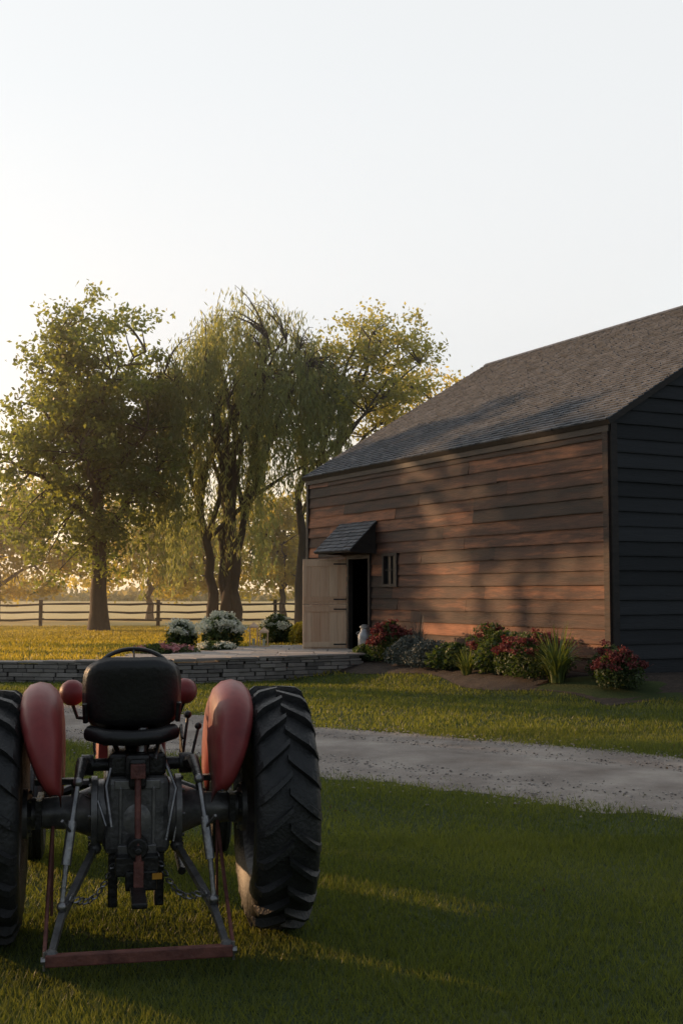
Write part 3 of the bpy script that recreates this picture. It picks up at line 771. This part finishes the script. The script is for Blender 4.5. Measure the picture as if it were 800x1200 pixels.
b.box((-.12,-.08,.30),(.05,.08,.28)); b.box((.12,-.08,.30),(.05,.08,.28))
b.obj('pto_and_drawbar',M_dark,False,TR,bevel=.008)
b=MB(); b.box((.10,-.30,.355),(.05,.012,.03)); b.obj('reflector_tag',M_lens,False,TR)
b=MB(); b.tube([(.02,-.10,.96),(.03,-.08,1.10)],.028,12); b.tube([(-.12,-.1,.94),(-.16,-.2,.80),(-.13,-.24,.60)],.009,6); b.tube([(.13,-.08,.95),(.2,-.2,.78),(.15,-.22,.52)],.009,6); b.tube([(.09,0,.95),(.11,-.1,1.0),(.09,-.2,.93)],.010,6)
b.tube([(-.30,-.02,.74),(-.20,-.16,.72),(-.16,-.2,.60),(-.17,-.1,.48)],.007,6); b.tube([(.30,-.02,.72),(.22,-.15,.66),(.19,-.16,.5)],.007,6)
b.obj('hydraulic_lines',M_steel,True,TR)
b=MB(); 
b.tube([(.25,.05,.92),(.28,.12,1.12)],.008,6);b.ball((.28,.12,1.13),.022); b.tube([(.30,.05,.92),(.335,.08,1.06)],.008,6); b.ball((.335,.08,1.07),.020)
b.add([(.24,-.05,.90),(.24,.2,.90),(.24,.2,1.03),(.24,.05,1.08),(.24,-.05,1.02)],[[0,1,2,3,4]]); b.tube([(.24,-.05,1.02),(.24,.05,1.08),(.24,.2,1.03)],.008,6)
b.tube([(-.22,.3,.9),(-.24,.4,1.1)],.008,6); b.ball((-.24,.4,1.11),.02)
b.obj('control_levers',M_dark,True,TR)
b=MB()
for sx in (-1,1): b.box((sx*.36,.58,.50),(.34,.34,.02)); b.box((sx*.30,.6,.56),(.03,.3,.12)); b.box((sx*.42,.02,.80),(.22,.06,.03)); b.box((sx*.33,.02,.74),(.02,.06,.14)); b.box((sx*.50,-.02,.66),(.03,.30,.14))
b.obj('footrests_and_brackets',M_dark,False,TR)
def pad(name,W_,H_,T_,loc,rx,curve,topround):
    V=[];n=18;m=12;F=[]
    for side in (1,-1):
        for j in range(m+1):
            for i in range(n+1):
                u=i/n*2-1; v=j/m*2-1
                wtop=1-topround*max(0,v)**2.5*.35
                ru=math.copysign(abs(u)**.85,u); rv=math.copysign(abs(v)**.85,v)
                k=(abs(ru)**5+abs(rv)**5)**.2; mx=max(abs(ru),abs(rv),1e-6); q=mx/max(k,1e-6) 
                x=ru*q*W_/2*wtop; z=rv*q*H_/2
                edge=max(abs(ru),abs(rv))
                th=T_/2*math.sqrt(max(0,1-edge**6))
                y=side*th+curve*(abs(x)/(W_/2))**2
                V.append((x,y,z))
    N=(n+1)*(m+1)
    for j in range(m):
        for i in range(n):
            a=j*(n+1)+i; F.append([a,a+1,a+n+2,a+n+1]); F.append([N+a,N+a+n+1,N+a+n+2,N+a+1])
    o=mk(name,V,F,M_vinyl,smooth=True,parent=TR); o.location=loc; o.rotation_euler=(rx,0,0)
    w=o.modifiers.new('w','WELD'); w.merge_threshold=.0008
    return o
pad('seat_backrest',.52,.38,.075,(-.03,-.14,1.275),R(8),.07,.5)
pad('seat_cushion',.44,.42,.10,(-.03,.08,1.10),R(80),.0,.2)
b=MB(); b.tube([(-.25,-.10,1.065),(-.16,-.19,1.05),(-.03,-.215,1.045),(.10,-.19,1.05),(.19,-.10,1.065)],.042,12); b.obj('seat_roll',M_vinyl,True,TR)
b=MB(); b.box((-.03,.0,1.02),(.30,.34,.03)); b.tube([(-.13,-.08,1.03),(-.10,.0,.95)],.014,8); b.tube([(.07,-.08,1.03),(.04,.0,.95)],.014,8)
for k in range(7): b.lathe([(0,.030),(.008,.036),(.016,.030)],12,cx=-.03,cy=-.04,cz=.955+k*.009,axis='z')
for sx in (-.27,.21): b.tube([(sx,-.10,1.12),(sx*1.02,-.13,1.22)],.014,8)
b.obj('seat_frame',M_dark,True,TR)
b=MB(); tilt=R(38); c=Vector((0,.62,1.33)); ux=Vector((1,0,0)); uy=Vector((0,math.cos(tilt),math.sin(tilt)))
b.tube([c+ux*math.cos(a)*.215+uy*math.sin(a)*.215 for a in np.linspace(0,2*math.pi,41)],.0135,8,cap=False)
for a in (R(90),R(210),R(330)): b.tube([c,c+ux*math.cos(a)*.21+uy*math.sin(a)*.21],.008,6)
b.ball(c,.035); b.tube([c,c+Vector((0,.36,-.5))],.022,10); b.obj('steering_wheel',M_vinyl,True,TR)
V=[];F=[]; K=11
for (y,w,h,zb) in ((.98,.20,1.10,.78),(1.05,.215,1.15,.76),(1.6,.215,1.15,.74),(2.1,.21,1.13,.62),(2.22,.195,1.08,.55),(2.26,.16,1.00,.55)):
    for k in range(K):
        a=math.pi*k/(K-1); cx=math.cos(a); sz=math.sin(a)
        x=math.copysign(abs(cx)**.45,cx)*w; z=zb+(h-zb)*abs(sz)**.45
        V.append((x,y,z))
for i in range(5):
    for k in range(K-1): F.append([i*K+k,(i+1)*K+k,(i+1)*K+k+1,i*K+k+1])
F.append([k for k in range(K)]); F.append([5*K+k for k in range(K)][::-1])
mk('hood',V,F,M_red,smooth=False,parent=TR)
b=MB(); b.box((0,.93,.98),(.30,.10,.24)); b.obj('dashboard',M_dark,False,TR,bevel=.02)
b=MB(); 
for sx in (-1,1):
    b.ball((sx*.375,1.72,1.13),(.088,.095,.088)); 
b.obj('headlights',M_red,True,TR)
b=MB()
for sx in (-1,1): b.tube([(sx*.375,1.74,1.06),(sx*.34,1.76,.96),(sx*.19,1.78,.94)],.013,8)
b.tube([(-.55,1.86,.40),(-.3,1.86,.50),(.3,1.86,.50),(.55,1.86,.40)],.035,8); b.tube([(.16,.9,.55),(.2,.4,.5)],.02,6)
b.tube([(.20,1.3,.60),(.24,.8,.42),(.24,-.1,.33)],.022,8)
b.obj('front_axle_and_brackets',M_dark,True,TR)
# ------------------------------------------------------------------ evening haze hanging around the trees
hz=MB(); hz.box((-7,59.5,9),(46,41,20))
hm_=bpy.data.materials.new('evening_haze'); hm_.use_nodes=True; nt=hm_.node_tree
for n_ in list(nt.nodes): nt.nodes.remove(n_)
vo=nt.nodes.new('ShaderNodeOutputMaterial'); vs=nt.nodes.new('ShaderNodeVolumeScatter'); vs.inputs['Density'].default_value=.0055; vs.inputs['Anisotropy'].default_value=.65; vs.inputs['Color'].default_value=(1,.93,.80,1)
nt.links.new(vs.outputs[0],vo.inputs['Volume'])
mk('haze',hz.v,hz.f,hm_)
# ------------------------------------------------------------------ world, sun, camera
S=Vector((-math.sin(AZ)*math.cos(EL),math.cos(AZ)*math.cos(EL),math.sin(EL)))
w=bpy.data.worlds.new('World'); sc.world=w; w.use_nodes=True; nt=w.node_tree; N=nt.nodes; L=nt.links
bg=N['Background']; sky=N.new('ShaderNodeTexSky'); sky.sky_type='NISHITA'; sky.sun_disc=False; sky.sun_elevation=EL; sky.sun_rotation=-AZ
sky.air_density=1.0; sky.dust_density=2.5; sky.ozone_density=1.0
hs_=N.new('ShaderNodeHueSaturation'); hs_.inputs['Saturation'].default_value=.6; L.new(sky.outputs[0],hs_.inputs['Color'])
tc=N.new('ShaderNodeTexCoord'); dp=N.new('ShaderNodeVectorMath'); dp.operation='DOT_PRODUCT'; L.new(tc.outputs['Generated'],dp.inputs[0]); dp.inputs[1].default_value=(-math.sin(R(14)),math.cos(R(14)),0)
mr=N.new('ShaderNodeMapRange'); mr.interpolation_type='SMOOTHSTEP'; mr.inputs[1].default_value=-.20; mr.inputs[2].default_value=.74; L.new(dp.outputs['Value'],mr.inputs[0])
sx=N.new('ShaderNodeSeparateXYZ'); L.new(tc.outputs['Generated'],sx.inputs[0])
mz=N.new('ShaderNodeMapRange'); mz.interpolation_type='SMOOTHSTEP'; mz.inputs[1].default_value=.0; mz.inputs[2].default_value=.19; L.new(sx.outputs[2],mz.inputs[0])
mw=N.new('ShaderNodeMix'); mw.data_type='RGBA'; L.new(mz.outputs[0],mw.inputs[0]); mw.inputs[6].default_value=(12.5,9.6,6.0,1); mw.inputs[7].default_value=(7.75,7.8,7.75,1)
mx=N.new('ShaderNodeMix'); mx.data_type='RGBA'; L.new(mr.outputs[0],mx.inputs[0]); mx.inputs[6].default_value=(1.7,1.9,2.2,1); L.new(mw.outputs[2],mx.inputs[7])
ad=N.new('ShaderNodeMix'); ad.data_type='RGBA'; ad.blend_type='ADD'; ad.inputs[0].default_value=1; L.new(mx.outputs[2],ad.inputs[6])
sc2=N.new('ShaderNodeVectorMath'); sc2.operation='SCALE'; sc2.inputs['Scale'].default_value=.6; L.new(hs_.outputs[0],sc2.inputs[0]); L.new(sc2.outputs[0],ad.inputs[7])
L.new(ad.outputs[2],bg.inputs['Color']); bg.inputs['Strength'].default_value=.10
sun=bpy.data.lights.new('sun','SUN'); sun.energy=5; sun.angle=R(.5); sun.color=(1,.58,.28)
so=bpy.data.objects.new('sun',sun); COL.objects.link(so); so.rotation_euler=S.to_track_quat('Z','Y').to_euler(); so.location=(-30,30,20)
cam=bpy.data.cameras.new('camera'); co=bpy.data.objects.new('camera',cam); COL.objects.link(co); sc.camera=co
cam.sensor_width=36; cam.lens=42; cam.clip_end=4000; cam.clip_start=.05
co.location=(0,0,1.8); co.rotation_euler=(R(90)+math.atan(95/1400),0,0)
